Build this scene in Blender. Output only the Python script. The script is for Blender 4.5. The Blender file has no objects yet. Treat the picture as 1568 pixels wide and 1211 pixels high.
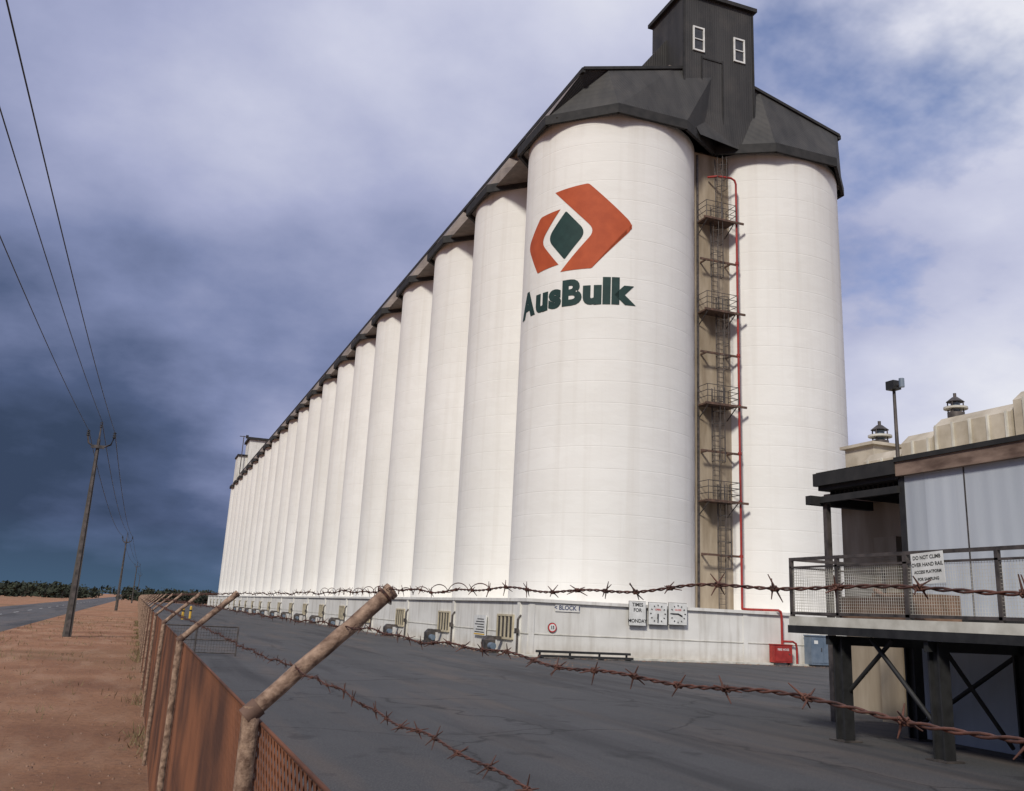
import bpy, bmesh, math, random
from mathutils import Vector, Matrix, noise
random.seed(7)
scene = bpy.context.scene
COL = scene.collection

# ---------------------------------------------------------------- materials
def new_mat(name):
    m = bpy.data.materials.new(name); m.use_nodes = True
    nt = m.node_tree; nt.nodes.clear()
    out = nt.nodes.new('ShaderNodeOutputMaterial')
    b = nt.nodes.new('ShaderNodeBsdfPrincipled')
    nt.links.new(b.outputs[0], out.inputs[0])
    return m, nt, b
def N(nt, t, **kw):
    n = nt.nodes.new(t)
    for k, v in kw.items(): setattr(n, k, v)
    return n
def L(nt, a, b): nt.links.new(a, b)
def coords(nt, sc=(1,1,1)):
    tc = N(nt, 'ShaderNodeTexCoord'); mp = N(nt, 'ShaderNodeMapping')
    mp.inputs['Scale'].default_value = sc
    L(nt, tc.outputs['Object'], mp.inputs[0]); return mp.outputs[0]
def noise_n(nt, vec, scale, detail=6, rough=.55):
    n = N(nt, 'ShaderNodeTexNoise'); n.inputs['Scale'].default_value = scale
    n.inputs['Detail'].default_value = detail; n.inputs['Roughness'].default_value = rough
    L(nt, vec, n.inputs['Vector']); return n.outputs['Fac']
def ramp(nt, fac, stops):
    r = N(nt, 'ShaderNodeValToRGB'); e = r.color_ramp.elements
    while len(e) < len(stops): e.new(.5)
    for i, (p, c) in enumerate(stops):
        e[i].position = p; e[i].color = (c[0], c[1], c[2], 1) if hasattr(c, '__len__') else (c, c, c, 1)
    L(nt, fac, r.inputs[0]); return r.outputs[0]
def mixc(nt, fac, a, b, mode='MIX'):
    m = N(nt, 'ShaderNodeMix', data_type='RGBA', blend_type=mode)
    for s, v in ((0, fac), (6, a), (7, b)):
        if isinstance(v, (int, float)): m.inputs[s].default_value = v
        elif isinstance(v, tuple): m.inputs[s].default_value = (*v, 1)
        else: L(nt, v, m.inputs[s])
    return m.outputs[2]
def math_n(nt, op, a, b=None, c=None):
    m = N(nt, 'ShaderNodeMath', operation=op)
    for i, v in enumerate((a, b, c)):
        if v is None: continue
        if isinstance(v, (int, float)): m.inputs[i].default_value = v
        else: L(nt, v, m.inputs[i])
    return m.outputs[0]
def bump(nt, bsdf, h, strength=.3, dist=.02):
    b = N(nt, 'ShaderNodeBump'); b.inputs['Strength'].default_value = strength
    b.inputs['Distance'].default_value = dist
    L(nt, h, b.inputs['Height']); L(nt, b.outputs[0], bsdf.inputs['Normal'])
def pmat(name, c1, c2, scale=3, rough=.8, bs=.3, bd=.01, metallic=0, stretch=(1,1,1), lo=.35, hi=.65, bscale=None):
    m, nt, b = new_mat(name)
    v = coords(nt, stretch)
    f = noise_n(nt, v, scale)
    L(nt, ramp(nt, f, [(lo, c1), (hi, c2)]), b.inputs['Base Color'])
    b.inputs['Roughness'].default_value = rough; b.inputs['Metallic'].default_value = metallic
    if bs: bump(nt, b, noise_n(nt, v, bscale or scale*4), bs, bd)
    return m

def silo_white():
    m, nt, b = new_mat('silo_paint')
    v = coords(nt); sep = N(nt, 'ShaderNodeSeparateXYZ'); L(nt, v, sep.inputs[0])
    base = ramp(nt, noise_n(nt, v, .12, 4), [(.3, (.74,.725,.68)), (.7, (.82,.805,.765))])
    st = noise_n(nt, coords(nt, (1.6,1.6,.05)), 1.0, 5)
    base = mixc(nt, ramp(nt, st, [(.50, 0), (.75, .24)]), base, (.50,.45,.38))
    fr = math_n(nt, 'FRACT', math_n(nt, 'DIVIDE', sep.outputs[2], 1.25))
    line = ramp(nt, fr, [(0, 1), (.035, 0), (.97, 0), (1, 1)])
    pat = ramp(nt, noise_n(nt, coords(nt, (.5,.5,.8)), 1.0, 3), [(.4, 0), (.65, .20)])
    base = mixc(nt, math_n(nt, 'MULTIPLY', line, pat), base, (.52,.49,.44))
    pt = ramp(nt, noise_n(nt, coords(nt, (.35,.35,.9)), 1.0, 2), [(.5, 0), (.54, .12)])
    base = mixc(nt, pt, base, (.66,.63,.58))
    top = ramp(nt, math_n(nt, 'MULTIPLY', math_n(nt, 'ADD', sep.outputs[2], -29.5), .36), [(.3, 0), (1, .6)])
    base = mixc(nt, math_n(nt, 'MULTIPLY', top, st), base, (.28,.20,.13))
    L(nt, base, b.inputs['Base Color']); b.inputs['Roughness'].default_value = .75
    h = math_n(nt, 'ADD', math_n(nt, 'MULTIPLY', line, -.5), noise_n(nt, coords(nt, (1,1,2)), 1.2, 5))
    bump(nt, b, h, .4, .035)
    return m
M_SILO = silo_white()

def wall_white():
    m, nt, b = new_mat('podium_paint')
    v = coords(nt); sep = N(nt, 'ShaderNodeSeparateXYZ'); L(nt, v, sep.inputs[0])
    base = ramp(nt, noise_n(nt, v, .5, 6), [(.3, (.62,.605,.56)), (.65, (.76,.745,.70))])
    st = noise_n(nt, coords(nt, (3,3,.25)), 1.0, 5)
    base = mixc(nt, ramp(nt, st, [(.47, 0), (.75, .5)]), base, (.36,.32,.26))
    low = ramp(nt, math_n(nt, 'MULTIPLY', sep.outputs[2], 1.3), [(0, .9), (1, 0)])
    base = mixc(nt, math_n(nt, 'MULTIPLY', low, noise_n(nt, v, 2.5)), base, (.22,.16,.10))
    L(nt, base, b.inputs['Base Color']); b.inputs['Roughness'].default_value = .8
    bump(nt, b, noise_n(nt, v, 9), .3, .01)
    return m
M_WALL = wall_white()

def ribbed(name, c1, c2, k, rough=.55, strength=.6, stc=None):
    m, nt, b = new_mat(name)
    v = coords(nt); sep = N(nt, 'ShaderNodeSeparateXYZ'); L(nt, v, sep.inputs[0])
    base = ramp(nt, noise_n(nt, coords(nt, (1.5,1.5,.18)), 1.0, 6), [(.35, c1), (.68, c2)])
    if stc: base = mixc(nt, ramp(nt, noise_n(nt, v, .6, 6), [(.5, 0), (.75, .6)]), base, stc)
    s = math_n(nt, 'ADD', sep.outputs[0], sep.outputs[1])
    wn = N(nt, 'ShaderNodeTexWhiteNoise', noise_dimensions='1D')
    L(nt, math_n(nt, 'FLOOR', math_n(nt, 'DIVIDE', s, .8)), wn.inputs['W'])
    base = mixc(nt, math_n(nt, 'MULTIPLY', wn.outputs[0], .3), base, tuple(min(1, x*1.5) for x in c2))
    L(nt, base, b.inputs['Base Color']); b.inputs['Roughness'].default_value = rough
    bump(nt, b, math_n(nt, 'SINE', math_n(nt, 'MULTIPLY', s, k)), strength, .02)
    return m
M_ROOF = ribbed('dark_roof_cladding', (.021,.020,.020), (.041,.039,.037), 36, .7, .3, (.065,.057,.05))
M_TRIM = pmat('dark_roof_trim', (.012,.012,.012), (.028,.026,.025), 2)
M_SOFF = ribbed('weathered_soffit', (.12,.093,.078), (.22,.18,.15), 30)
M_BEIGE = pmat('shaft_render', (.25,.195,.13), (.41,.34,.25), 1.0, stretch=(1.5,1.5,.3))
M_STEEL = pmat('dark_galv_steel', (.05,.045,.042), (.13,.11,.10), 4, .55, metallic=.4)
M_RUSTST = pmat('rusty_steel', (.06,.035,.025), (.14,.08,.055), 5)
M_RED = pmat('red_pipe_paint', (.25,.016,.013), (.36,.03,.022), 3, .6)
M_ORANGE = pmat('logo_orange', (.37,.060,.014), (.44,.078,.020), 1.3, .75)
M_GREEN = pmat('logo_green', (.005,.028,.025), (.010,.040,.035), 2, .75)
M_BLACK = pmat('black_paint', (.012,.012,.012), (.025,.025,.025), 4, .6)
M_BLUETXT = pmat('blue_paint', (.02,.04,.12), (.03,.05,.16), 4, .6)
M_SIGN = pmat('sign_white', (.60,.60,.57), (.76,.76,.73), 3, .5)
M_REDSIGN = pmat('sign_red', (.5,.02,.02), (.6,.03,.03), 3, .5)
M_CREAM = pmat('cream_louvre', (.44,.38,.26), (.58,.51,.37), 3, .6)
M_GLASS = pmat('dark_window', (.02,.022,.025), (.05,.05,.05), 2, .2, bs=0)
M_POLE = pmat('pole_concrete', (.045,.04,.035), (.10,.09,.08), 1.5, stretch=(2,2,.3))
M_WIRE = pmat('wire_dark', (.02,.02,.022), (.04,.04,.042), 3, .6)
M_BARB = pmat('rusty_barbed_wire', (.035,.016,.012), (.13,.052,.034), 60, .75, bs=.4, bd=.001)
M_MESH = pmat('rusty_chain_link', (.050,.018,.009), (.16,.058,.024), 1.6, .85, bs=0)
M_POST = pmat('weathered_post', (.11,.062,.040), (.36,.245,.17), 26, .8, bs=.8, bd=.005, stretch=(1,1.5,1))
M_CLAD = ribbed('grey_sheet_cladding', (.36,.39,.43), (.45,.48,.52), 16, .45, .2)
M_FASC = pmat('rusty_fascia', (.10,.062,.045), (.27,.19,.145), 1.4, .7, stretch=(1,1,3))
M_DUCT = pmat('beige_ductwork', (.36,.31,.23), (.55,.49,.39), 1.4, .6)
M_CONC = pmat('painted_concrete', (.42,.40,.34), (.64,.62,.55), 2)
M_CAB = pmat('grey_cabinet', (.10,.14,.19), (.17,.21,.26), 2, .5)
M_BROWN = pmat('brown_timber', (.10,.055,.03), (.2,.12,.08), 3)
M_LEAF = pmat('distant_foliage', (.010,.014,.008), (.032,.038,.018), .5, .95, bs=0)
M_LEAF2 = pmat('dry_grass_blades', (.10,.08,.035), (.24,.18,.09), 3, .9, bs=0)
M_BARK = pmat('bark', (.04,.03,.025), (.08,.07,.055), 4)
M_YEL = pmat('yellow_paint', (.55,.33,.04), (.65,.42,.07), 3)
M_STONE = pmat('stone', (.13,.07,.045), (.29,.18,.12), 6)

def ground_mat():
    m, nt, b = new_mat('sandy_ground')
    v = coords(nt)
    base = ramp(nt, noise_n(nt, v, .35, 8), [(.3, (.24,.105,.050)), (.55, (.36,.175,.088)), (.75, (.44,.245,.145))])
    base = mixc(nt, ramp(nt, noise_n(nt, v, 9, 8, .7), [(.47, 0), (.75, .8)]), base, (.13,.062,.033))
    base = mixc(nt, ramp(nt, noise_n(nt, coords(nt, (1,.2,1)), 1.3, 5), [(.5, 0), (.7, .5)]), base, (.47,.29,.18))
    base = mixc(nt, ramp(nt, noise_n(nt, v, .05, 5), [(.52, 0), (.68, .6)]), base, (.12,.095,.04))
    L(nt, base, b.inputs['Base Color']); b.inputs['Roughness'].default_value = .95
    bump(nt, b, noise_n(nt, v, 4, 12, .75), 1.0, .16)
    return m
M_GROUND = ground_mat()
def asphalt(name, c1, c2, brown=.4):
    m, nt, b = new_mat(name); v = coords(nt)
    base = ramp(nt, noise_n(nt, v, .18, 8, .6), [(.3, c1), (.7, c2)])
    base = mixc(nt, ramp(nt, noise_n(nt, v, 38, 3, .85), [(.42, 0), (.72, .9)]), base, (.125,.12,.115))
    base = mixc(nt, ramp(nt, noise_n(nt, coords(nt, (1,.12,1)), .9, 6), [(.5, 0), (.75, brown)]), base, (.15,.105,.075))
    base = mixc(nt, ramp(nt, noise_n(nt, coords(nt, (.7,.05,1)), 1.0, 4), [(.52, 0), (.66, .65)]), base, (.018,.018,.02))
    base = mixc(nt, ramp(nt, noise_n(nt, v, .9, 5), [(.60, 0), (.67, .6)]), base, (.017,.017,.018))
    vo = N(nt, 'ShaderNodeTexVoronoi', feature='DISTANCE_TO_EDGE'); vo.inputs['Scale'].default_value = .16
    wv = N(nt, 'ShaderNodeVectorMath', operation='ADD'); L(nt, v, wv.inputs[0])
    nn = N(nt, 'ShaderNodeTexNoise'); nn.inputs['Scale'].default_value = 1.0; nn.inputs['Detail'].default_value = 6; L(nt, v, nn.inputs['Vector'])
    L(nt, nn.outputs['Color'], wv.inputs[1]); L(nt, wv.outputs[0], vo.inputs['Vector'])
    base = mixc(nt, ramp(nt, vo.outputs['Distance'], [(0, .9), (.007, 0)]), base, (.010,.010,.010))
    L(nt, base, b.inputs['Base Color']); b.inputs['Roughness'].default_value = .85
    bump(nt, b, noise_n(nt, v, 40, 4, .85), .9, .02)
    return m
M_ASPH = asphalt('yard_asphalt', (.024,.026,.030), (.052,.053,.058))
M_ROAD = asphalt('road_asphalt', (.05,.05,.055), (.085,.083,.085), .5)

# ---------------------------------------------------------------- mesh builder
class MB:
    def __init__(s): s.v = []; s.f = []; s.m = []; s.sm = []; s.mats = []
    def mi(s, mat):
        if mat not in s.mats: s.mats.append(mat)
        return s.mats.index(mat)
    def add(s, vs, fs, mat, smooth=False):
        o = len(s.v); s.v += [tuple(p) for p in vs]; i = s.mi(mat)
        for f in fs: s.f.append([o+a for a in f]); s.m.append(i); s.sm.append(smooth)
    def box(s, x0, x1, y0, y1, z0, z1, mat):
        v = [(x0,y0,z0),(x1,y0,z0),(x1,y1,z0),(x0,y1,z0),(x0,y0,z1),(x1,y0,z1),(x1,y1,z1),(x0,y1,z1)]
        s.add(v, [(0,3,2,1),(4,5,6,7),(0,1,5,4),(1,2,6,5),(2,3,7,6),(3,0,4,7)], mat)
    def tube(s, p, q, r, mat, n=8, r2=None, caps=True, smooth=True):
        p = Vector(p); q = Vector(q); d = q-p
        if d.length < 1e-6: return
        d.normalize(); a = Vector((0,0,1)) if abs(d.z) < .9 else Vector((1,0,0))
        u = d.cross(a).normalized(); w = d.cross(u)
        r2 = r if r2 is None else r2
        vs = []
        for c, rr in ((p, r), (q, r2)):
            for i in range(n):
                t = 2*math.pi*(i+.5)/n
                vs.append(c + (u*math.cos(t) + w*math.sin(t))*rr)
        s.add(vs, [(i, (i+1) % n, n+(i+1) % n, n+i) for i in range(n)], mat, smooth and n > 4)
        if caps: s.add(vs, [tuple(range(n))[::-1], tuple(range(n, 2*n))], mat)
    def path(s, pts, r, mat, n=6):
        pts = [Vector(p) for p in pts]; vs = []
        for k, p in enumerate(pts):
            d = (pts[min(k+1, len(pts)-1)] - pts[max(k-1, 0)]).normalized()
            a = Vector((0,0,1)) if abs(d.z) < .9 else Vector((1,0,0))
            u = d.cross(a).normalized(); w = d.cross(u)
            for i in range(n):
                t = 2*math.pi*i/n; vs.append(p+(u*math.cos(t)+w*math.sin(t))*r)
        fs = [(k*n+i, k*n+(i+1) % n, (k+1)*n+(i+1) % n, (k+1)*n+i) for k in range(len(pts)-1) for i in range(n)]
        s.add(vs, fs, mat, True)
    def obj(s, name, parent=None):
        me = bpy.data.meshes.new(name); me.from_pydata(s.v, [], s.f)
        for m in s.mats: me.materials.append(m)
        me.polygons.foreach_set('material_index', s.m); me.polygons.foreach_set('use_smooth', s.sm)
        me.update(); o = bpy.data.objects.new(name, me); COL.objects.link(o)
        if parent: o.parent = parent
        return o
def empty(name):
    o = bpy.data.objects.new(name, None); COL.objects.link(o); return o
def text_mesh(body, size, offset=0.0, align='CENTER', aly='CENTER'):
    cu = bpy.data.curves.new('t', 'FONT'); cu.body = body; cu.size = size; cu.offset = offset
    cu.align_x = align; cu.align_y = aly; cu.resolution_u = 4
    o = bpy.data.objects.new('t', cu); COL.objects.link(o)
    dg = bpy.context.evaluated_depsgraph_get(); dg.update()
    me = bpy.data.meshes.new_from_object(o.evaluated_get(dg)); bpy.data.objects.remove(o); bpy.data.curves.remove(cu)
    return me
def put_text(name, body, size, origin, right, up, mat, parent, offset=0.0):
    me = text_mesh(body, size, offset)
    r = Vector(right).normalized(); u = Vector(up).normalized(); o = Vector(origin)
    for v in me.vertices: v.co = o + r*v.co.x + u*v.co.y
    me.materials.clear(); me.materials.append(mat); me.name = name
    ob = bpy.data.objects.new(name, me); COL.objects.link(ob); ob.parent = parent; return ob

# ---------------------------------------------------------------- camera
EYE = 2.0
phi = math.radians(20.27); pit = math.radians(15.2); rol = math.radians(2.86)
F = Vector((math.sin(phi)*math.cos(pit), math.cos(phi)*math.cos(pit), math.sin(pit)))
r0 = Vector((math.cos(phi), -math.sin(phi), 0)); u0 = r0.cross(F)
Rv = r0*math.cos(rol) + u0*math.sin(rol); Uv = -r0*math.sin(rol) + u0*math.cos(rol)
cam = bpy.data.cameras.new('camera'); co = bpy.data.objects.new('camera', cam); COL.objects.link(co)
mt = Matrix((Rv, Uv, -F)).transposed().to_4x4(); mt.translation = Vector((0, 0, EYE)); co.matrix_world = mt
cam.sensor_width = 36; cam.lens = 1450/1568*36; cam.shift_y = -60.5/1568
cam.clip_start = .05; cam.clip_end = 8000; scene.camera = co

# ---------------------------------------------------------------- ground
g = MB(); g.add([(-3000,-2000,0),(3000,-2000,0),(3000,4000,0),(-3000,4000,0)], [(0,1,2,3)], M_GROUND); g.obj('ground')
g = MB(); ed = []
y = -60.0
while y < 330:
    ed.append((1.0+.22*noise.noise(Vector((y*.5, 3.1, 0)))+.08*noise.noise(Vector((y*3.1, 7.7, 0))), y, .004)); y += .4 if y < 60 else 2
for a, b in zip(ed[:-1], ed[1:]): g.add([a, (90, a[1], .004), (90, b[1], .004), b], [(0,1,2,3)], M_ASPH)
g.obj('yard_pavement')
g = MB(); g.add([(-14,-200,.004),(-5.8,-200,.004),(-5.8,1500,.004),(-14,1500,.004)], [(0,1,2,3)], M_ROAD)
for i in range(-10, 90):
    y = i*12; g.add([(-9.95,y,.008),(-9.85,y,.008),(-9.85,y+4,.008),(-9.95,y+4,.008)], [(0,1,2,3)], M_SIGN)
g.obj('road')
st = MB()
def stone(x, y, r_):
    n = 5; vs = [(x+r_*random.uniform(.6,1.1)*math.cos(6.283*i/n), y+r_*random.uniform(.6,1.1)*math.sin(6.283*i/n), -.002) for i in range(n)]
    vs += [(x+(a-x)*.6+random.uniform(-.2,.2)*r_, y+(b-y)*.6, r_*random.uniform(.4,.8)) for a, b, c in vs]
    st.add(vs, [(i, (i+1) % n, n+(i+1) % n, n+i) for i in range(n)]+[tuple(range(n, 2*n))], M_STONE)
for i in range(2600):
    y = 3+60*random.random()**1.6; x = random.uniform(-5.6, .9)
    stone(x, y, random.uniform(.006, .028))
for i in range(900): stone(random.gauss(17.4, .5), random.uniform(38, 120), random.uniform(.015, .05))
for i in range(500): stone(random.uniform(17, 40), random.gauss(44.4, .35), random.uniform(.015, .05))
st.obj('loose_stones')

# ---------------------------------------------------------------- silo complex
R = 5.5; X1 = 25.6; X2 = 37.0; Y0 = 52.1; SP = 11.0; NS = 21; ZT = 32.0
XM = (X1+X2)/2; Yend = Y0+SP*(NS-1)
silo = empty('grain_silo_complex')
s = MB()
for k in range(NS):
    for xc in (X1, X2):
        n = 128 if k < 3 else 64
        yc = Y0+k*SP
        vs = []
        for z in (2.6, ZT):
            for i in range(n):
                t = 2*math.pi*i/n; vs.append((xc+R*math.cos(t), yc+R*math.sin(t), z))
        s.add(vs, [(i, (i+1) % n, n+(i+1) % n, n+i) for i in range(n)], M_SILO, True)
    if k < NS-1:
        for xc in (X1, X2): s.box(xc-1.0, xc+1.0, Y0+k*SP+5.3, Y0+k*SP+5.7, 2.6, ZT, M_SILO)
s.obj('silo_cylinders', silo)

PX = 18.3; PY = 45.4; PX2 = 44.3; PYE = Yend+9
p = MB()
p.box(PX, PX2, PY, PYE, 0, 2.62, M_WALL)
p.box(PX-.14, PX2+.1, PY-.14, PYE, 2.623, 2.78, M_WALL)
p.box(PX-.5, PX2, PY-.45, PYE, 0, .10, M_CONC)
p.box(PX-.03, PX2, PY-.03, PYE, 1.06, 1.10, M_CONC)
for k in range(NS+1):
    y = PY+.9+k*SP
    p.box(PX-.10, PX-.001, y, y+.35, .101, 2.622, M_WALL)
for x in (18.35, 30.9, 36.9, 43.6):
    p.box(x, x+.3, PY-.035, PY-.001, .101, 2.622, M_WALL)
p.obj('podium_wall', silo)
w = MB()
for k in range(NS):
    y = 47.3+k*SP; a, b_ = y, y+2.3
    w.box(PX-.04, PX-.005, a, b_, .78, 1.9, M_GLASS)
    for (ya, yb) in ((a-.06, a+.06), (b_-.06, b_+.06)):
        w.box(PX-.09, PX-.002, ya, yb, .72, 1.96, M_CREAM)
    w.box(PX-.095, PX-.002, a+.061, b_-.061, 1.86, 1.96, M_CREAM); w.box(PX-.12, PX-.002, a+.061, b_-.061, .70, .80, M_CREAM)
    for j in range(1, 4):
        yy = a+(b_-a)*j/4; w.box(PX-.08, PX-.003, yy-.08, yy+.08, .801, 1.859, M_CREAM)
    w.tube((PX-.18, y-1.0, .1), (PX-.18, y-1.0, 1.75), .05, M_STEEL, 8)
    w.tube((PX-.18, y-1.0, 1.75), (PX-.02, y-1.0, 1.95), .05, M_STEEL, 8)
    w.box(PX-.30, PX-.145, y-1.12, y-.88, 1.05, 1.3, M_STEEL)
w.obj('podium_windows', silo)

# roof gallery
ap = 5.7; o8 = 2.36; ZB = 32.15; ZE = 35.1
XT1 = 21.6; XT2 = 41.0; YF = 48.0; YB = Yend+4.1
def ztop(x): return ZE + .28*(min(x-XT1, XT2-x))
rf = MB()
def band(a, b, z0=ZB-.5, z1=ZB+.12, t=.10):
    a = Vector((a[0], a[1], 0)); b = Vector((b[0], b[1], 0)); d = (b-a).normalized(); nn = Vector((d.y, -d.x, 0))*t
    a = a-d*.05; b = b+d*.05
    vs = [a-nn, b-nn, b+nn, a+nn]
    v = [(q.x, q.y, z0) for q in vs]+[(q.x, q.y, z1) for q in vs]
    rf.add(v, [(0,3,2,1),(4,5,6,7),(0,1,5,4),(1,2,6,5),(2,3,7,6),(3,0,4,7)], M_TRIM)
def side(xt, xc, sg):
    lo = [(xc+sg*ap, Y0-o8)]
    for k in range(NS):
        yc = Y0+k*SP
        if k > 0: lo += [(xc+sg*2.56, yc-5.5), (xc+sg*ap, yc-o8)]
        lo += [(xc+sg*ap, yc+o8)]
    lo.append((xc+sg*o8, Yend+ap))
    tops = [(xt, max(YF, min(YB, y))) for x, y in lo]
    tops[0] = (xt, YF)
    for i in range(len(lo)-1):
        a, b = lo[i], lo[i+1]; c, d = tops[i], tops[i+1]
        rf.add([(a[0], a[1], ZB), (b[0], b[1], ZB), (d[0], d[1], ZE), (c[0], c[1], ZE)], [(0,1,2,3)], M_SOFF)
        band(a, b)
side(XT1, X1, -1); side(XT2, X2, 1)
fl = [(X1-ap, Y0-o8), (X1-o8, Y0-ap), (X1+o8, Y0-ap), (XM, 48.5), (X2-o8, Y0-ap), (X2+o8, Y0-ap), (X2+ap, Y0-o8)]
ft = [XT1, X1-o8, X1+o8, XM, X2-o8, X2+o8, XT2]
for i in range(6):
    a, b = fl[i], fl[i+1]
    rf.add([(a[0], a[1], ZB), (b[0], b[1], ZB), (ft[i+1], YF, ztop(ft[i+1])), (ft[i], YF, ztop(ft[i]))], [(0,1,2,3)], M_ROOF)
    band(a, b)
rf.add([(XT1, YB, ZB), (XT2, YB, ZB), (XT2, YB, ZE), (XM, YB, ztop(XM)), (XT1, YB, ZE)], [(0,1,2,3,4)], M_ROOF)
rf.add([(XT1-.15, YF-.1, ZE+.02), (XM, YF-.1, ztop(XM)+.06), (XM, YB+.2, ztop(XM)+.06), (XT1-.15, YB+.2, ZE+.02)], [(0,1,2,3)], M_ROOF)
rf.add([(XM, YF-.1, ztop(XM)+.06), (XT2+.15, YF-.1, ZE+.02), (XT2+.15, YB+.2, ZE+.02), (XM, YB+.2, ztop(XM)+.06)], [(0,1,2,3)], M_ROOF)
rf.add([(X1-5.3, Y0-3, ZB-.16), (X2+5.3, Y0-3, ZB-.16), (X2+5.3, Yend+5, ZB-.16), (X1-5.3, Yend+5, ZB-.16)], [(0,1,2,3)], M_SOFF)
rf.box(XT1-.2, XT1+.02, YF-.12, YB+.2, ZE-.28, ZE+.03, M_TRIM)
rf.box(XT2-.02, XT2+.2, YF-.12, YB+.2, ZE-.28, ZE+.03, M_TRIM)
for (xa, xb) in ((XT1-.1, XM), (XM, XT2+.1)):
    za, zb = (ZE, ztop(XM)) if xa < XM-1 else (ztop(XM), ZE)
    v = []
    for yy in (YF-.16, YF-.02):
        v += [(xa, yy, za-.10), (xb, yy, zb-.10), (xb, yy, zb+.10), (xa, yy, za+.10)]
    rf.add(v, [(0,1,2,3),(7,6,5,4),(0,4,5,1),(3,2,6,7)], M_TRIM)
rf.obj('roof_gallery', silo)

# head tower
t = MB()
TX1, TX2, TYF, TYB, TZ = 28.6, 33.95, 47.7, 52.0, 42.6
t.box(TX1, TX2, TYF, TYB, 34.2, TZ, M_ROOF)
t.box(TX1-.25, TX2+.25, TYF-.25, TYB+.25, TZ+.001, TZ+.28, M_TRIM)
t.add([(TX1, TYF, 34.2), (TX2, TYF, 34.2), (XM+1.3, 47.55, 31.9), (XM-2.0, 46.9, 31.9)], [(0,3,2,1)], M_ROOF)
for x in (TX1, TX2):
    t.box(x-.06, x+.06, TYF-.05, TYF+.1, 34.2, TZ, M_TRIM)
t.box(TX1+1.3, TX1+1.36, TYF-.05, TYF-.002, 35.0, 38.2, M_TRIM); t.box(TX1+2.9, TX1+2.96, TYF-.05, TYF-.002, 33.5, 38.2, M_TRIM)
t.box(TX1+1.36, TX1+2.9, TYF-.05, TYF-.002, 38.0, 38.1, M_TRIM)
for zw in (38.5,):
    for xw in (29.3, 32.45):
        t.box(xw, xw+.75, TYF-.02, TYF-.003, zw, zw+1.7, M_GLASS)
        for q in ((xw-.06, xw+.04), (xw+.71, xw+.81)): t.box(q[0], q[1], TYF-.1, TYF-.004, zw-.06, zw+1.76, M_SIGN)
        for q in ((zw-.06, zw+.05), (zw+.8, zw+.86), (zw+1.65, zw+1.76)): t.box(xw+.041, xw+.709, TYF-.09, TYF-.004, q[0], q[1], M_SIGN)
ya, yb = 50.0, 52.6
v = [(26.9, ya, 36.2), (TX1-.01, ya, 36.6), (TX1-.01, ya, 40.4), (26.9, ya, 38.1)]
v2 = [(a, yb, c) for a, b, c in v]
t.add(v+v2, [(0,1,2,3),(7,6,5,4),(0,3,7,4),(3,2,6,7)], M_ROOF)
t.box(28.0, 28.5, 48.6, 49.0, 36.6, 37.5, M_SOFF)
t.obj('head_tower', silo)

# far-end head house
e = MB()
ye = Yend-6
e.box(23.0, 31.0, ye, ye+10, 35.0, 44.6, M_WALL); e.box(22.5, 31.5, ye-.6, ye+10.5, 44.6, 45.2, M_TRIM)
e.box(20.6, 23.0, ye+1, ye+9, 33.0, 40.0, M_WALL); e.box(20.3, 23.0, ye+.6, ye+9.2, 40.0, 40.4, M_TRIM)
e.box(21.8, 22.5, ye-.6, ye-.2, 44.7, 45.6, M_TRIM); e.tube((21.3, ye, 35), (21.3, ye, 45.4), .12, M_STEEL); e.tube((20.2, ye, 45.2), (23, ye, 45.2), .1, M_STEEL)
e.obj('far_head_house', silo)

# ladder shaft
l = MB()
SY = 48.8
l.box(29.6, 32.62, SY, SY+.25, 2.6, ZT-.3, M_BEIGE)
l.box(30.15, 30.27, SY-.08, SY-.002, 2.8, ZT-.5, M_STEEL)
l.obj('ladder_shaft_wall', silo)
l = MB()
plats = [26.8, 20.7, 14.8, 9.0]
levels = [2.8]+plats[::-1]+[30.6]
for i in range(len(levels)-1):
    za, zb = levels[i], levels[i+1]+1.0
    zb = min(zb, 31.2)
    xc = 31.55 if i % 2 == 0 else 31.2
    yb_ = SY-.45
    for dx in (-.23, .23): l.tube((xc+dx, yb_, za), (xc+dx, yb_, zb), .03, M_STEEL, 6)
    z = za+.3
    while z < zb: l.tube((xc-.23, yb_, z), (xc+.23, yb_, z), .014, M_STEEL, 5); z += .3
    z = za+2.3; cp = [(-.36, -.1), (-.36, -.45), (-.15, -.72), (.15, -.72), (.36, -.45), (.36, -.1)]
    while z < zb:
        pts = [(xc-.23, yb_, z)]+[(xc+a, yb_+b, z) for a, b in cp]+[(xc+.23, yb_, z)]
        l.path(pts, .022, M_STEEL, 5); z += .75
    for a, b in cp: l.tube((xc+a, yb_+b, za+2.3), (xc+a, yb_+b, zb), .018, M_STEEL, 5)
for z in plats:
    x0, x1, y0_, y1_ = 30.2, 32.35, SY-1.15, SY-.05
    l.box(x0, x1, y0_, y1_, z-.10, z, M_RUSTST)
    for (x, y) in ((x0, y0_), (x1, y0_), (x0, y1_), (x1, y1_), ((x0+x1)/2, y0_)):
        l.tube((x, y, z), (x, y, z+1.1), .025, M_STEEL, 6)
    for h in (.37, .74, 1.1):
        l.tube((x0, y0_, z+h), (x1, y0_, z+h), .022, M_STEEL, 6)
        l.tube((x0, y0_, z+h), (x0, y1_, z+h), .022, M_STEEL, 6); l.tube((x1, y0_, z+h), (x1, y1_, z+h), .022, M_STEEL, 6)
    l.tube((x0+.1, y0_, z-.1), (x0+.1, y1_, z-.8), .035, M_STEEL, 6); l.tube((x1-.1, y0_, z-.1), (x1-.1, y1_, z-.8), .035, M_STEEL, 6)
    l.box(30.0, 32.9, SY-1.25, SY-1.16, z-.16, z-.03, M_RUSTST)
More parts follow.
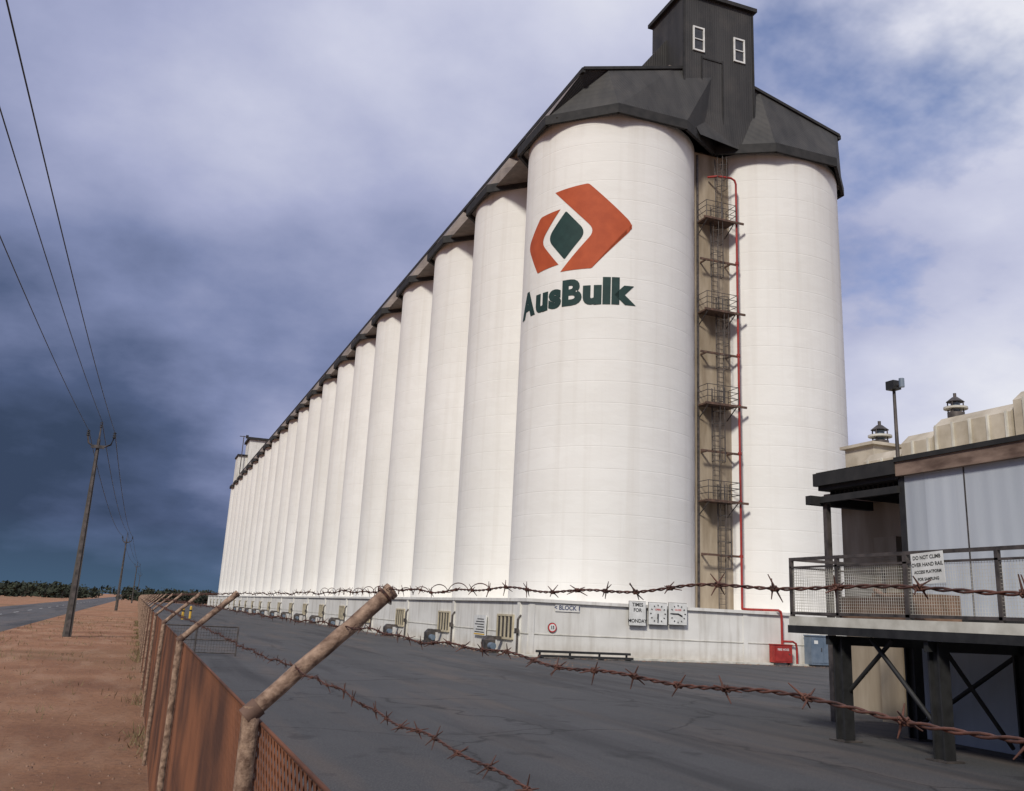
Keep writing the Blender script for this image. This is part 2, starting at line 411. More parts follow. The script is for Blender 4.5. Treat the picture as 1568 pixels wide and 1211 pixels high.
for z in (24.05, 18.0, 11.9, 5.85):
    l.box(30.0, 32.8, SY-.75, SY-.65, z-.06, z+.06, M_RUSTST)
    l.box(30.4, 30.48, SY-.7, SY-.01, z-.05, z+.05, M_RUSTST); l.box(32.2, 32.28, SY-.7, SY-.01, z-.05, z+.05, M_RUSTST)
l.obj('caged_ladder', silo)
l = MB()
pxr = 32.5; pyr = SY-1.0
l.path([(pxr, pyr, 2.9)]+[(pxr, pyr, 3+i*2) for i in range(14)]+[(pxr, pyr, 29.5), (pxr-.1, pyr, 29.75), (pxr-.35, pyr, 29.85), (31.3, pyr+.2, 29.9), (30.9, pyr+.8, 30.0)], .07, M_RED, 10)
for z in plats+[24.05, 18.0, 11.9, 5.85]:
    l.tube((pxr, pyr, z-.08), (pxr, pyr, z+.08), .11, M_RED, 10)
l.path([(pxr, pyr, 2.9), (pxr+.05, pyr-.4, 2.88), (33.0, PY-.3, 2.87), (33.15, PY-.3, 2.8), (33.2, PY-.3, 2.6), (33.2, PY-.3, 1.2), (33.2, PY-.3, .9)], .07, M_RED, 10)
l.path([(33.2, PY-.3, 1.25), (33.9, PY-.3, 1.25), (34.1, PY-.3, 1.15), (34.15, PY-.3, .9), (34.15, PY-.3, .1)], .06, M_RED, 8)
l.obj('red_riser_pipe', silo)

# ---- painted logo wrapped on the first silo
def wrap(me, mat, name, off=.02):
    bm = bmesh.new(); bm.from_mesh(me)
    xs = [v.co.x for v in bm.verts]; x = math.floor(min(xs)*5)/5
    while x < max(xs):
        bmesh.ops.bisect_plane(bm, geom=bm.verts[:]+bm.edges[:]+bm.faces[:], plane_co=(x, 0, 0), plane_no=(1, 0, 0)); x += .15
    for v in bm.verts:
        a = math.radians(26.17)-v.co.x/R
        v.co = Vector((X1-(R+off)*math.sin(a), Y0-(R+off)*math.cos(a), v.co.y))
    bm.to_mesh(me); bm.free(); me.materials.clear(); me.materials.append(mat); me.name = name
    o = bpy.data.objects.new(name, me); COL.objects.link(o); o.parent = silo
def rounded(pts, rads, n=6):
    out = []
    m = len(pts)
    for i in range(m):
        p = Vector(pts[i]); a = Vector(pts[i-1]); b = Vector(pts[(i+1) % m]); r = rads[i]
        if r <= 0: out.append(p); continue
        A = p+(a-p).normalized()*r; B = p+(b-p).normalized()*r
        for k in range(n+1):
            t = k/n; out.append(A*(1-t)**2+p*2*t*(1-t)+B*t*t)
    return out
def flat(pts):
    me = bpy.data.meshes.new('f'); me.from_pydata([(p.x, p.y, 0) for p in pts], [], [list(range(len(pts)))])
    bm = bmesh.new(); bm.from_mesh(me); bmesh.ops.triangulate(bm, faces=bm.faces); bm.to_mesh(me); bm.free(); return me
chev = rounded([(-3.60,27.15), (-1.30,27.35), (1.35,24.75), (1.35,24.35), (-1.00,21.85), (-3.0,21.85), (-.80,24.25)], [0,.15,.35,.35,.1,0,.6])
wrap(flat(chev), M_ORANGE, 'logo_arrow')
left = rounded([(-3.15,25.95), (-4.85,25.85), (-6.25,24.3), (-4.95,22.2), (-3.15,22.35), (-4.70,24.15)], [0,.2,.5,.1,0,.6])
wrap(flat(left), M_ORANGE, 'logo_bracket')
dia = rounded([(-2.74,25.75), (-1.35,24.2), (-2.74,22.6), (-4.10,24.2)], [.12,.6,.12,.6])
wrap(flat(dia), M_GREEN, 'logo_diamond')
glyphs = [text_mesh(ch, 2.0, .115 if ch != 'B' else .095, 'LEFT', 'TOP_BASELINE') for ch in 'AusBulk']
ext = [(min(v.co.x for v in m.vertices), max(v.co.x for v in m.vertices)) for m in glyphs]
zb = min(v.co.y for v in glyphs[3].vertices); zt = max(v.co.y for v in glyphs[5].vertices)
gap = .06; sx = (8.6-gap*6)/sum(b-a for a, b in ext); sy = 1.66/(zt-zb); x = -6.95
for i, (m, (a, b)) in enumerate(zip(glyphs, ext)):
    for v in m.vertices:
        v.co.x = x+(v.co.x-a)*sx; v.co.y = 19.62+(v.co.y-zb)*sy
    x += (b-a)*sx+gap
    wrap(m, M_GREEN, 'logo_letter_%d' % i, .02+.001*i)

# ---- signs on end wall
def wall_sign(name, x0, x1, z0, z1, y=PY, mat=M_SIGN):
    en = empty(name); b = MB(); b.box(x0, x1, y-.10, y-.05, z0, z1, mat)
    b.box(x0-.02, x1+.02, y-.049, y-.036, z0-.02, z1+.02, M_STEEL); b.obj('board', en); return en
en = empty('block_sign'); b = MB(); b.box(19.75, 21.1, PY-.05, PY-.036, 2.22, 2.58, M_WALL); b.obj('panel', en)
put_text('lettering', '< BLOCK 1', .30, (20.42, PY-.056, 2.4), (1,0,0), (0,0,1), M_BLUETXT, en, .006)
en = empty('block_sign'); b = MB(); b.box(38.7, 40.1, PY-.05, PY-.036, 1.45, 1.82, M_WALL); b.obj('panel', en)
put_text('lettering', 'BLOCK 1 >', .30, (39.4, PY-.056, 1.63), (1,0,0), (0,0,1), M_BLUETXT, en, .006)
for cx, cz in ((19.62, 1.42), (40.0, 1.02)):
    en = empty('speed_limit_sign'); b = MB()
    b.tube((cx, PY-.04, cz), (cx, PY-.06, cz), .24, M_BLACK, 32, smooth=False)
    b.tube((cx, PY-.0605, cz), (cx, PY-.07, cz), .225, M_REDSIGN, 32, smooth=False); b.tube((cx, PY-.0705, cz), (cx, PY-.075, cz), .175, M_SIGN, 32, smooth=False)
    b.obj('disc', en); put_text('number', '15', .22, (cx, PY-.08, cz), (1,0,0), (0,0,1), M_BLACK, en, .008)
en = wall_sign('timetable_board', 23.85, 24.8, 1.72, 2.92, y=PY-.14)
for i, tx in enumerate(('TIMES', 'FOR', '', 'MONDAY')):
    if tx: put_text('line_%d' % i, tx, .25, (24.32, PY-.246, 2.75-i*.27), (1,0,0), (0,0,1), M_BLACK, en, .006)
for cx, cz, h, mn, txt in ((25.52, 2.36, 6.1, 30, 'OPEN'), (26.72, 2.40, 3.8, 45, 'CLOSE')):
    en = wall_sign('wall_clock', cx-.54, cx+.54, cz-.55, cz+.55, y=PY-.14)
    b = MB(); yy = PY-.246
    for i in range(12):
        a = math.pi/6*i; b.tube((cx+.39*math.sin(a), yy, cz+.39*math.cos(a)), (cx+.46*math.sin(a), yy, cz+.46*math.cos(a)), .028, M_BLACK, 6)
    for ang, ln, rr in ((h/12*2*math.pi, .26, .04), (mn/60*2*math.pi, .38, .03)):
        b.tube((cx, yy-.01, cz), (cx+ln*math.sin(ang), yy-.01, cz+ln*math.cos(ang)), rr, M_BLACK, 6)
    b.obj('dial_and_hands', en); put_text('label', txt, .13, (cx, yy, cz+.2), (1,0,0), (0,0,1), M_REDSIGN, en, .003)
en = empty('notice_board'); b = MB(); b.box(PX-.16, PX-.10, 51.2, 53.2, .75, 1.85, M_SIGN)
for i in range(6): b.box(PX-.165, PX-.161, 51.4+.1*(i % 2), 53.0-.2*(i % 3), .9+.14*i, .95+.14*i, M_BLACK)
b.box(PX-.166, PX-.161, 51.3, 53.1, .78, .85, M_YEL); b.obj('board', en)

# fire hose cabinet, electric cabinet
en = empty('fire_hose_cabinet'); b = MB()
b.box(32.45, 33.6, PY-.62, PY-.16, .15, 1.05, M_RED); b.box(32.42, 33.63, PY-.65, PY-.15, 1.05, 1.10, M_RED); b.box(32.52, 33.53, PY-.635, PY-.621, .22, .98, M_RED)
b.box(32.5, 32.6, PY-.6, PY-.3, 0, .149, M_STEEL); b.box(33.45, 33.55, PY-.6, PY-.3, 0, .149, M_STEEL); b.tube((33.4, PY-.64, .6), (33.4, PY-.68, .6), .04, M_STEEL, 8); b.obj('box', en)
put_text('lettering', 'FIRE HOSE', .16, (33.02, PY-.64, .82), (1,0,0), (0,0,1), M_SIGN, en, .003)
en = empty('electrical_cabinet'); b = MB()
b.box(34.75, 36.35, PY-.75, PY-.16, .101, 1.6, M_CAB); b.box(34.7, 36.4, PY-.8, PY-.15, 1.6, 1.66, M_CAB)
for xa in (34.8, 35.57): b.box(xa, xa+.73, PY-.77, PY-.751, .2, 1.54, M_CAB); b.box(xa+.6, xa+.64, PY-.8, PY-.771, .8, 1.0, M_STEEL)
b.box(34.95, 35.2, PY-.776, PY-.7705, 1.2, 1.38, M_SIGN); b.obj('box', en)

# aeration fans by each silo
def fan(y):
    en = empty('aeration_fan'); b = MB(); x = 17.5
    b.box(x-.35, x+.35, y-.6, y+.6, .02, .12, M_STEEL)
    b.box(x-.30, x+.28, y-.1, y+.45, .121, .62, M_STEEL)
    b.add([(x-.30, y-.1, .62), (x+.28, y-.1, .62), (x+.28, y+.45, .62), (x-.30, y+.45, .62), (x-.12, y+.05, .84), (x+.12, y+.05, .84), (x+.12, y+.3, .84), (x-.12, y+.3, .84)],
          [(0,1,5,4),(1,2,6,5),(2,3,7,6),(3,0,4,7),(4,5,6,7)], M_STEEL)
    b.tube((x, y-.58, .34), (x, y-.11, .34), .17, M_CAB, 14); b.box(x-.15, x+.15, y-.5, y-.2, .121, .2, M_STEEL)
    b.box(x+.1, PX-.145, y+.05, y+.3, .64, .82, M_STEEL)
    b.obj('fan_unit', en)
for k in range(14): fan(47.0+k*SP+1.6)

en = empty('wheel_stop_barrier'); b = MB()
for (ya, za) in ((PY-1.3, .26), (PY-1.6, .06)): b.box(18.3, 23.4, ya, ya+.12, za, za+.11, M_BLACK)
for x in (18.5, 20.1, 21.7, 23.2): b.box(x, x+.08, PY-1.6, PY-1.181, 0, .059, M_BLACK); b.box(x, x+.08, PY-1.179, PY-1.10, 0, .36, M_BLACK)
b.obj('rails', en)

# ---------------------------------------------------------------- fence
fence = empty('barbed_wire_fence')
FX = .36; TIP = (.755, 2.052); MT = 1.68
fp = MB()
ys = [-7.1, -2.03, 3.05, 8.16]+[8.16+5.06*i for i in range(1, 40)]
for i, y in enumerate(ys):
    jx = random.uniform(-.015, .015) if i > 3 else 0
    fp.path([(FX+jx*k/8+random.uniform(-.0015, .0015), y+random.uniform(-.0015, .0015), (MT+.02)*k/8) for k in range(9)], .026, M_POST, 14)
    n = 10; a = Vector((FX+jx, y, MT)); b = Vector((TIP[0]+jx, y, TIP[1]))
    pts = []
    for k in range(n+1):
        q = a.lerp(b, k/n); q += Vector((random.uniform(-1, 1), random.uniform(-1, 1), random.uniform(-1, 1)))*.0018
        pts.append(q)
    fp.path(pts, .0235, M_POST, 14)
    d = (b-a).normalized()
    fp.tube(b-d*.012, b+d*.004, .027, M_POST, 14); fp.tube(a-d*.02, a+d*.03, .029, M_RUSTST, 12)
fp.obj('posts', fence)
cl = MB(); sp = .06; H = MT-.03; r = .0024; y = -6.0
def strand(y0_, sg, x, r=r):
    y1_ = y0_+sg*H
    v = [(x-r, y0_-r*1.4, .03), (x+r, y0_-r*1.4, .03), (x+r, y0_+r*1.4, .03), (x-r, y0_+r*1.4, .03),
         (x-r, y1_-r*1.4, H), (x+r, y1_-r*1.4, H), (x+r, y1_+r*1.4, H), (x-r, y1_+r*1.4, H)]
    cl.add(v, [(0,1,5,4),(1,2,6,5),(2,3,7,6),(3,0,4,7)], M_MESH)
while y < 205:
    strand(y, 1, FX+.035); strand(y+H, -1, FX+.040); y += sp if y < 60 else .12
for zz, rr in ((H, .006), (.85, .004), (.05, .004)): cl.tube((FX+.037, -6, zz), (FX+.037, 205, zz), rr, M_MESH, 6)
cl.obj('chain_link_mesh', fence)
bw = MB()
def sag(y, amp):
    for a, b in zip(ys[:-1], ys[1:]):
        if a <= y <= b:
            t = (y-a)/(b-a); return -4*amp*t*(1-t)
    return 0
def barbs(c, ax, sc=1.0):
    ax = ax.normalized(); a = Vector((0, 0, 1)); u = ax.cross(a).normalized(); w = ax.cross(u)
    for k in range(2):
        ph = random.uniform(0, math.pi); o = c+ax*(.003*(k*2-1))
        dirv = (u*math.cos(ph)+w*math.sin(ph))
        for sgn in (-1, 1):
            tip = o+(dirv*sgn+ax*random.uniform(-.7, .7)).normalized()*random.uniform(.013, .020)*sc
            bw.tube(o, tip, .0015*sc, M_BARB, 5, r2=.0006)
    pts = [c+ax*(-.007+.014*i/16)+(u*math.cos(i*1.2)+w*math.sin(i*1.2))*.0033 for i in range(17)]
    bw.path(pts, .0012*sc, M_BARB, 5)
for si, (sx_, sz, am) in enumerate(((.742, 2.052, .006), (.61, 1.938, .008), (.47, 1.81, .01))):
    def cpt(y): 
        return Vector((sx_+.006*math.sin(y*2.1+si), y, sz+sag(y, am)+.0035*math.sin(y*7+si*2)+.003*math.sin(y*17)))
    for ph in (0, math.pi):
        pts = []; y = -2.0
        while y < 9:
            c = cpt(y); a = y*2*math.pi/.055+ph
            pts.append(c+Vector((math.cos(a), 0, math.sin(a)))*.0015); y += .0085
        bw.path(pts, .0013, M_BARB, 5)
    bw.path([cpt(9+.6*i) for i in range(320)], .003, M_BARB, 4)
    y = -1.9+si*.04
    while y < 60:
        stp = .115 if y < 25 else .3
        barbs(cpt(y), Vector((0, 1, 0)), 1.0 if y < 10 else 1.5); y += stp*random.uniform(.8, 1.2)
pts = []
for i in range(500):
    y = .9+i*.0043; a = i*.16
    pts.append(Vector((.742+.008*math.cos(a), y+1.2, 2.053+.010*math.sin(a)+.004*math.sin(i*.03))))
bw.path(pts, .0012, M_BARB, 4)
for i in range(3):
    pts = [Vector((TIP[0]-.02, 3.05, TIP[1]-.02))+Vector((.030*math.sin(t_*.6)*.75, .031*math.cos(t_*.6), .030*-math.sin(t_*.6)*.75+.004*i)) for t_ in range(12)]
    bw.path(pts, .0016, M_BARB, 5)
bw.obj('barbed_strands', fence)

gr = MB()
for i in range(9000):
    y = 1+89*random.random()**1.3; x = FX+random.gauss(.1, .2)
    if random.random() < .3: x = random.uniform(-5.6, .2)
    if noise.noise(Vector((x*.8, y*.35, 0))) < .05: continue
    h = random.uniform(.04, .18); a = random.uniform(0, 6.28); wv = .005+.0002*y
    dx, dy = math.cos(a)*wv, math.sin(a)*wv; lx, ly = random.gauss(0, .06), random.gauss(0, .06)
    gr.add([(x-dx, y-dy, 0), (x+dx, y+dy, 0), (x+lx, y+ly, h)], [(0,1,2)], M_LEAF2)
gr.obj('dry_grass')

en = empty('mesh_gate'); b = MB(); gy = 37.5
for x in (.75, 2.2, 3.65): b.tube((x, gy, 0), (x, gy, 1.05), .03, M_STEEL, 8)
for z in (.1, .55, 1.03): b.tube((.75, gy, z), (3.65, gy, z), .022, M_STEEL, 6)
x = .85
while x < 3.6: b.tube((x, gy, .1), (x, gy, 1.03), .006, M_STEEL, 4); x += .1
z = .2
while z < 1: b.tube((.75, gy, z), (3.65, gy, z), .006, M_STEEL, 4); z += .1
b.obj('panel', en)
for (x, y) in ((4.2, 96), (5.1, 101)):
    en = empty('yellow_bollard'); b = MB(); b.tube((x, y, 0), (x, y, 1.1), .12, M_YEL, 12); b.tube((x, y, 1.1), (x, y, 1.2), .12, M_YEL, 12, r2=.05); b.tube((x, y, .7), (x, y, .85), .125, M_BLACK, 12); b.obj('post', en)

# ---------------------------------------------------------------- power poles
def pole(x, y, h):
    en = empty('utility_pole'); b = MB()
    for sy_ in (-1, 1):
        b.tube((x, y+sy_*.17, 0), (x, y+sy_*.08, h-.9), .12, M_STEEL, 4, r2=.055, smooth=False)
    b.tube((x, y, 0), (x, y, h-.9), .26, M_POLE, 4, r2=.10, smooth=False)
    b.tube((x, y, h-.95), (x, y, h-.2), .05, M_STEEL, 8, r2=.03)
    for sg, ex in ((-1, -.52), (1, .66)):
        pts = [(x, y, h-1.25), (x+ex*.5, y, h-1.22), (x+ex*.85, y, h-1.1), (x+ex, y, h-.75)]
        b.path(pts, .045, M_STEEL, 6)
        b.tube((x+ex, y, h-.78), (x+ex, y, h-.48), .06, M_WIRE, 8, r2=.035)
        for q in range(3): b.tube((x+ex, y, h-.75+q*.1), (x+ex, y, h-.72+q*.1), .085, M_WIRE, 10)
    for q in range(3): b.tube((x, y, h-.3+q*.1), (x, y, h-.27+q*.1), .075, M_WIRE, 10)
    b.box(x-.3, x+.3, y-.2, y-.12, h-1.35, h-1.2, M_STEEL)
    b.obj('pole', en)
PL = [(-3.35, -32, 10.05), (-2.75, 49.5, 10.05), (-2.2, 131, 9.6), (-1.0, 252, 9.8), (0, 370, 9.8)]
for x, y, h in PL: pole(x, y, h)
pole(-62, 420, 9.5)
wl = MB()
for (ox, oz) in ((-.52, -.5), (0, 0), (.66, -.5)):
    for a, b in zip(PL[:-1], PL[1:]):
        sgm = .95 if a[1] < 0 else .9
        pts = []
        for i in range(41):
            t_ = i/40; pts.append((a[0]+ox+(b[0]-a[0])*t_, a[1]+(b[1]-a[1])*t_, (a[2]+(b[2]-a[2])*t_)+oz-4*sgm*t_*(1-t_)))
        wl.path(pts, .012 if a[1] < 40 else .018, M_WIRE, 5)
wl.obj('power_lines')

# ---------------------------------------------------------------- distant trees
tr = MB()
def tree(x, y, h, wd, nl=170):
    tr.tube((x, y, 0), (x+random.uniform(-.4, .4), y, h*.55), .22, M_BARK, 6, r2=.08)
    for j in range(3):
        a = random.uniform(0, 6.28); tr.tube((x, y, h*.3), (x+math.cos(a)*wd*.6, y+math.sin(a)*wd*.6, h*random.uniform(.55, .8)), .1, M_BARK, 5, r2=.03)
    lobes = [(random.gauss(0, wd*.6), random.gauss(0, wd*.6), random.uniform(h*.15, h*.85), random.uniform(.25, .6)*wd) for _ in range(9)]
    for i in range(nl):
        lx, ly, lz, lr = random.choice(lobes)
        d = Vector((random.gauss(0, 1), random.gauss(0, 1), random.gauss(0, .6))).normalized()*lr*random.uniform(.2, 1.0)
        c = Vector((x+lx, y+ly, lz))+d
        c.z = min(max(.2, c.z), h)
        a = Vector((random.gauss(0, 1), random.gauss(0, 1), random.gauss(0, 1))).normalized(); b = a.orthogonal().normalized()
        s_ = random.uniform(.3, .8)
        tr.add([c-a*s_, c+b*s_*.7, c+a*s_, c-b*s_*.6], [(0,1,2,3)], M_LEAF)
for i in range(150):
    y = random.uniform(280, 460); x = random.uniform(-90, -15.5) if i % 5 else random.uniform(-180, -16)
    tree(x, y, random.uniform(2.2, 4.6)*(1.25 if random.random() < .12 else 1), random.uniform(3, 6))
for i in range(36):
    y = random.uniform(330, 430); tree(random.uniform(-5, 26), y, random.uniform(2.5, 5), random.uniform(3, 5))
for i in range(110): tree(random.uniform(-500, 600), random.uniform(600, 760), random.uniform(4, 8), random.uniform(8, 13), 120)
tr.obj('distant_trees')

# ---------------------------------------------------------------- access platform (right)
pf = empty('access_platform'); b = MB()
AX, AX2, AY0, AY1, AZ = 12.4, 14.85, 4.0, 16.6, 2.22
b.box(AX, AX2, AY0, AY1, AZ-.17, AZ, M_CONC); b.box(AX-.02, AX+.06, AY0, AY1+.02, AZ-.32, AZ-.172, M_BLACK)
b.obj('deck', pf); b = MB()
for (x, y) in ((12.7, 15.4), (12.7, 13.0), (12.7, 10.2), (12.7, 7), (14.6, 15.6), (14.6, 13.0), (14.6, 10.2), (14.6, 7)):
    b.box(x-.11, x+.11, y-.13, y-.09, 0, AZ-.33, M_BLACK); b.box(x-.11, x+.11, y+.09, y+.13, 0, AZ-.33, M_BLACK); b.box(x-.03, x+.03, y-.089, y+.089, 0, AZ-.33, M_BLACK)
    b.box(x-.2, x+.2, y-.22, y+.22, 0.005, .03, M_STEEL)
for y in (15.5, 13.0, 10.2, 7): b.box(12.45, 14.85, y-.05, y+.05, AZ-.5, AZ-.331, M_BLACK)
b.tube((12.7, 14.6, AZ-.35), (12.7, 13.1, .5), .045, M_BLACK, 6); b.tube((12.75, 14.1, AZ-.35), (12.75, 15.3, .9), .045, M_BLACK, 6)
b.tube((14.6, 15.5, .3), (14.6, 13.1, AZ-.5), .045, M_BLACK, 6); b.tube((14.2, 13.0, .2), (12.8, 13.0, AZ-.4), .04, M_BLACK, 6)
b.obj('legs', pf); b = MB()
posts = [16.55, 15.15, 13.35, 11.4, 9.4, 7.4, 5.4]
for i, y in enumerate(posts):
    r_ = .05 if i in (2,) else .035
    b.box(AX+.02, AX+.02+2*r_, y-r_, y+r_, AZ, AZ+1.1, M_STEEL)
for z, t_ in ((AZ+1.1, .06), (AZ+.95, .035), (AZ+.04, .05)):
    b.box(AX+.02, AX+.09, 5, 16.585, z, z+t_, M_STEEL); b.box(AX+.09, AX2, 16.5, 16.56, z, z+t_, M_STEEL)
b.box(AX2-.08, AX2-.02, 16.5, 16.58, AZ, AZ+1.1, M_STEEL); b.box(13.6, 13.66, 16.5, 16.56, AZ, AZ+1.1, M_STEEL)
b.obj('handrail', pf); b = MB()
y = 5.0
while y < 16.5: b.box(AX+.05, AX+.054, y-.0025, y+.0025, AZ+.09, AZ+.95, M_CONC); y += .055
z = AZ+.1
while z < AZ+.94: b.box(AX+.045, AX+.049, 5, 16.5, z-.0025, z+.0025, M_CONC); z += .055
x = AX+.1
while x < AX2: b.box(x-.0025, x+.0025, 16.53, 16.534, AZ+.09, AZ+.95, M_CONC); x += .055
z = AZ+.1
while z < AZ+.94: b.box(AX+.1, AX2, 16.525, 16.529, z-.0025, z+.0025, M_CONC); z += .055
b.obj('mesh_infill', pf); b = MB()
b.box(13.0, 14.3, 14.0, 15.9, AZ+.002, AZ+.42, M_BROWN); b.box(13.3, 14.3, 14.0, 15.2, AZ+.42, AZ+.50, M_BROWN)
b.tube((13.0, 13.6, AZ), (13.2, 15.0, AZ+.55), .05, M_BROWN, 6); b.obj('timber_step', pf)
sg = empty('warning_sign'); b = MB()
rt = Vector((0, -1, .05)).normalized(); up = Vector((0, .05, 1)).normalized(); c0 = Vector((AX-.02, 12.78, 3.08))
cs = [c0+rt*a*.36+up*bb*.26 for a, bb in ((-1,-1),(1,-1),(1,1),(-1,1))]
b.add([tuple(q) for q in cs]+[(q.x+.012, q.y, q.z) for q in cs], [(0,1,2,3),(7,6,5,4),(0,4,5,1),(1,5,6,2),(2,6,7,3),(3,7,4,0)], M_SIGN); b.obj('board', sg)
for i, tx in enumerate(('DO NOT CLIMB', 'OVER HAND RAIL', 'ACCESS PLATFORM', 'FOR SAMPLING')):
    put_text('line_%d' % i, tx, .088 if i < 2 else .07, c0+up*(.18-.12*i)+Vector((-.004, 0, 0)), rt, up, M_BLACK, sg, .002)

# ---------------------------------------------------------------- shed (right)
sh = empty('loading_shed'); b = MB()
BX = 15.0; CY = 16.1; PYE2 = 18.75
b.box(BX, BX+9, 3, CY, 0, 5.25, M_CLAD)
for yy in (14.35, 12.1, 9.8, 7.4): b.box(BX-.012, BX-.001, yy, yy+.03, 2.3, 5.25, M_STEEL)
b.box(BX-.02, BX-.001, 3, CY-.13, 2.2, 2.34, M_TRIM)
b.box(17.4, BX+9, CY, 20.9, 0, 5.2, M_BEIGE)
b.box(17.3, 17.39, CY, 17.95, 0, 5.2, M_BLACK)  # black sheet over the beige wall, paints in shade of the open porch
b.box(BX-.02, BX+.14, CY-.12, CY+.04, 0, 5.4, M_BLACK)
b.box(BX+.02, BX+.14, PYE2-.2, PYE2-.06, 0, 4.9, M_STEEL)
b.box(15.9, 17.29, CY+.02, CY+.35, 0, 5.15, M_TRIM)
b.box(16.5, 17.39, 17.96, 18.7, 0, 4.2, M_BEIGE)
b.obj('walls', sh); b = MB()
b.box(BX-.12, BX-.001, 3, CY, 5.251, 5.62, M_FASC); b.box(BX-.001, BX+9.1, 3, CY, 5.3, 5.5, M_FASC)
b.box(BX-.16, BX-.121, 3, CY, 5.55, 5.65, M_TRIM)
b.box(BX-.05, 24, CY+.001, PYE2, 5.2, 5.52, M_TRIM); b.box(17.0, 24, PYE2, 21.1, 5.2, 5.52, M_FASC)
b.box(BX-.16, BX-.051, CY, PYE2+.05, 5.3, 5.6, M_TRIM)
b.box(BX-.35, 16.5, PYE2-.1, PYE2+.1, 4.85, 5.06, M_TRIM)
b.box(BX-.1, BX, CY, PYE2, 4.9, 5.05, M_TRIM)
for i in range(14): yy = CY+.4+i*.16; b.box(BX+.2, 17.25, yy, yy+.05, 5.08, 5.199, M_TRIM)
b.add([(BX-.1, 3, 5.63), (19, 3, 6.2), (19, 21, 6.2), (16.8, 21, 5.9), (BX-.1, PYE2, 5.63)], [(0,1,2,3,4)], M_DUCT)
b.obj('roof', sh); b = MB()
def trough(ya, yb, z0, z1, xw):
    xc = 17.6; prof = [(-xw, z0), (xw, z0), (xw, z1-.22), (xw*.45, z1), (-xw*.45, z1), (-xw, z1-.22)]
    vs = [(xc+a, ya, c) for a, c in prof]+[(xc+a, yb, c) for a, c in prof]
    b.add(vs, [(i, (i+1) % 6, 6+(i+1) % 6, 6+i) for i in range(6)]+[(5,4,3,2,1,0),(6,7,8,9,10,11)], M_DUCT)
for (ya, yb, z0, z1, xw) in ((7, 14.9, 5.9, 7.2, .5), (15.0, 17.2, 5.9, 6.98, .48), (17.3, 18.3, 5.85, 6.74, .45), (18.4, 19.7, 5.8, 6.46, .42)):
    trough(ya, yb, z0, z1, xw)
    yy = ya+.08
    while yy < yb:
        b.box(17.6-xw-.05, 17.6-xw-.001, yy, yy+.05, z0, z1-.2, M_CONC); yy += .5
b.box(17.7, 19.2, 19.9, 21.0, 5.9, 6.80, M_DUCT); b.box(17.6, 19.3, 19.8, 21.1, 6.80, 6.88, M_DUCT)
b.obj('roof_conveyors', sh)
def vent(x, y, z, sc):
    b = MB(); b.tube((x, y, z), (x, y, z+.22*sc), .30*sc, M_STEEL, 16)
    for q in range(4):
        a = q*math.pi/2+.4; b.tube((x+.28*sc*math.cos(a), y+.28*sc*math.sin(a), z+.2*sc), (x+.28*sc*math.cos(a), y+.28*sc*math.sin(a), z+.62*sc), .025*sc, M_STEEL, 5)
    b.tube((x, y, z+.25*sc), (x, y, z+.6*sc), .16*sc, M_CAB, 12); b.tube((x, y, z+.35*sc), (x, y, z+.42*sc), .42*sc, M_CONC, 18)
    b.tube((x, y, z+.62*sc), (x, y, z+.8*sc), .32*sc, M_STEEL, 16, r2=.10*sc); b.tube((x, y, z+.8*sc), (x, y, z+.95*sc), .06*sc, M_STEEL, 8)
    b.obj('roof_vent', sh)
vent(18.4, 20.4, 6.88, .75); vent(17.6, 16.95, 6.98, .65)
fl_ = empty('floodlight_pole'); b = MB(); fx, fy = 15.35, 16.5
b.tube((fx, fy, 5.4), (fx, fy, 7.35), .045, M_STEEL, 10, r2=.035); b.tube((fx, fy-.28, 7.38), (fx, fy+.2, 7.38), .025, M_STEEL, 6)
b.box(fx-.12, fx+.10, fy-.12, fy+.12, 7.3, 7.5, M_BLACK); b.tube((fx-.05, fy-.3, 7.3), (fx-.05, fy-.3, 7.5), .06, M_CAB, 10)
b.tube((fx, fy+.2, 7.35), (fx, fy+.2, 7.52), .04, M_BLACK, 8); b.obj('pole_and_lamp', fl_)

# ---------------------------------------------------------------- world & sun
wd = bpy.data.worlds.new('World'); scene.world = wd; wd.use_nodes = True
nt = wd.node_tree; nt.nodes.clear()
out = N(nt, 'ShaderNodeOutputWorld'); bg = N(nt, 'ShaderNodeBackground'); L(nt, bg.outputs[0], out.inputs[0])
bg.inputs['Strength'].default_value = .1
sky = N(nt, 'ShaderNodeTexSky', sky_type='NISHITA'); sky.sun_disc = False
EL = math.radians(38); AZ_ = math.radians(222)
sky.sun_elevation = EL; sky.sun_rotation = AZ_; sky.air_density = 1.2; sky.dust_density = .8; sky.ozone_density = 1.5
tc = N(nt, 'ShaderNodeTexCoord'); sp_ = N(nt, 'ShaderNodeSeparateXYZ'); L(nt, tc.outputs['Generated'], sp_.inputs[0])
zc = math_n(nt, 'MAXIMUM', sp_.outputs[2], 0.0)
xx = math_n(nt, 'MAXIMUM', sp_.outputs[0], -.3)
den = math_n(nt, 'ADD', zc, .35)
cb = N(nt, 'ShaderNodeCombineXYZ'); L(nt, math_n(nt, 'DIVIDE', sp_.outputs[0], den), cb.inputs[0]); L(nt, math_n(nt, 'DIVIDE', sp_.outputs[1], den), cb.inputs[1])
n1 = noise_n(nt, cb.outputs[0], 1.5, 3, .45)
mp2 = N(nt, 'ShaderNodeMapping'); mp2.inputs['Location'].default_value = (5.2, 1.7, 0); L(nt, cb.outputs[0], mp2.inputs[0])
n2 = noise_n(nt, mp2.outputs[0], 3.2, 6, .55)
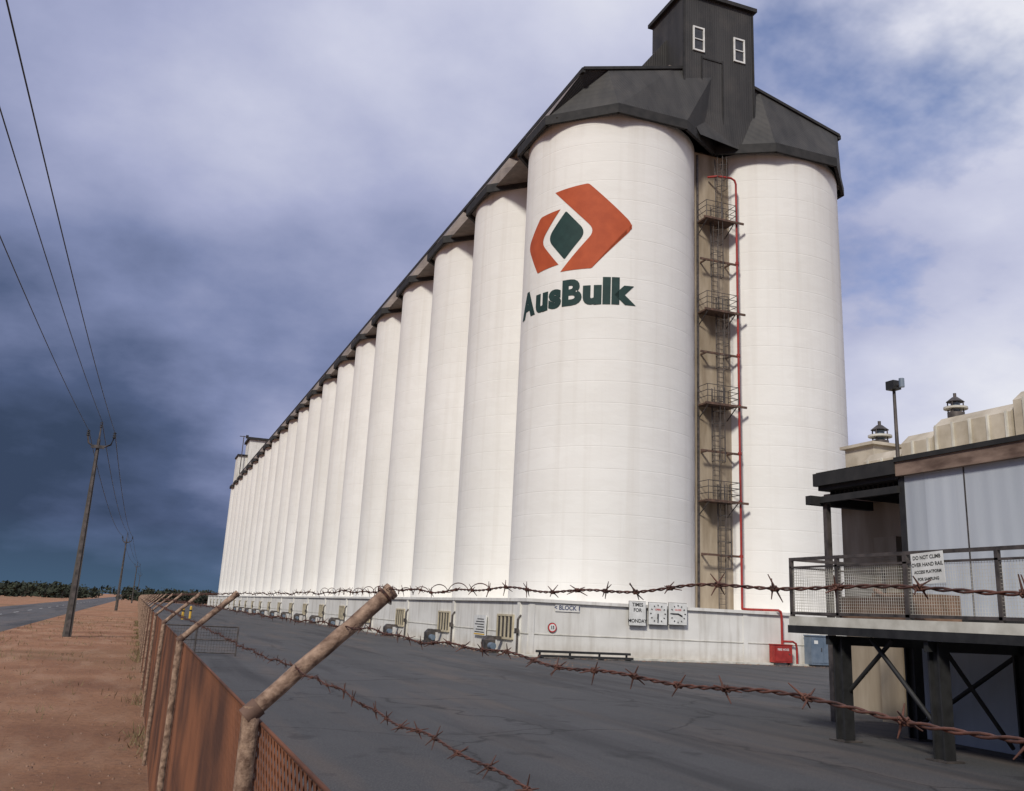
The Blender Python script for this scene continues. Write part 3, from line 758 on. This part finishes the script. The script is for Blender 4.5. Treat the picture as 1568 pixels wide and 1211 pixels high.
br = math_n(nt, 'ADD', math_n(nt, 'MULTIPLY', math_n(nt, 'MINIMUM', zc, .45), 1.35), math_n(nt, 'MULTIPLY', xx, .34))
low = math_n(nt, 'MAXIMUM', math_n(nt, 'SUBTRACT', .36, zc), 0.0)
br = math_n(nt, 'ADD', br, math_n(nt, 'MULTIPLY', math_n(nt, 'MULTIPLY', xx, low), 2.6))
br = math_n(nt, 'ADD', br, math_n(nt, 'MULTIPLY', math_n(nt, 'SUBTRACT', n1, .5), .95))
br = math_n(nt, 'ADD', br, math_n(nt, 'MULTIPLY', math_n(nt, 'SUBTRACT', n2, .5), .55))
cl_ = ramp(nt, br, [(.0, (.40,.62,1.15)), (.16, (.80,1.12,2.1)), (.36, (2.1,2.5,4.2)), (.58, (3.9,4.2,6.1)), (.78, (5.9,6.1,7.6)), (1.0, (8.2,8.3,8.9))])
dn = N(nt, 'ShaderNodeVectorMath', operation='DISTANCE'); L(nt, tc.outputs['Generated'], dn.inputs[0]); dn.inputs[1].default_value = (.64, .59, .49)
hv = math_n(nt, 'ADD', dn.outputs['Value'], math_n(nt, 'MULTIPLY', math_n(nt, 'SUBTRACT', n2, .5), .75))
hole = ramp(nt, hv, [(.02, .85), (.17, 0)])
col = mixc(nt, hole, cl_, mixc(nt, 1.0, sky.outputs[0], (.6,.75,1.1), 'MULTIPLY'))
hz = ramp(nt, sp_.outputs[2], [(.0, .6), (.07, 0)])
hl = math_n(nt, 'MULTIPLY', hz, ramp(nt, sp_.outputs[0], [(.1, 1), (.4, 0)]))
col = mixc(nt, hl, col, (.75,1.45,2.3))
L(nt, col, bg.inputs[0])
sun = bpy.data.lights.new('sun', 'SUN'); sun.energy = 3.15; sun.angle = math.radians(8); sun.color = (1, .95, .86)
so = bpy.data.objects.new('sun', sun); COL.objects.link(so)
dv = Vector((math.sin(AZ_)*math.cos(EL), math.cos(AZ_)*math.cos(EL), math.sin(EL)))
so.rotation_euler = (-dv).to_track_quat('-Z', 'Y').to_euler(); so.location = dv*100
scene.view_settings.view_transform = 'Standard'; scene.view_settings.look = 'None'; scene.view_settings.exposure = 0
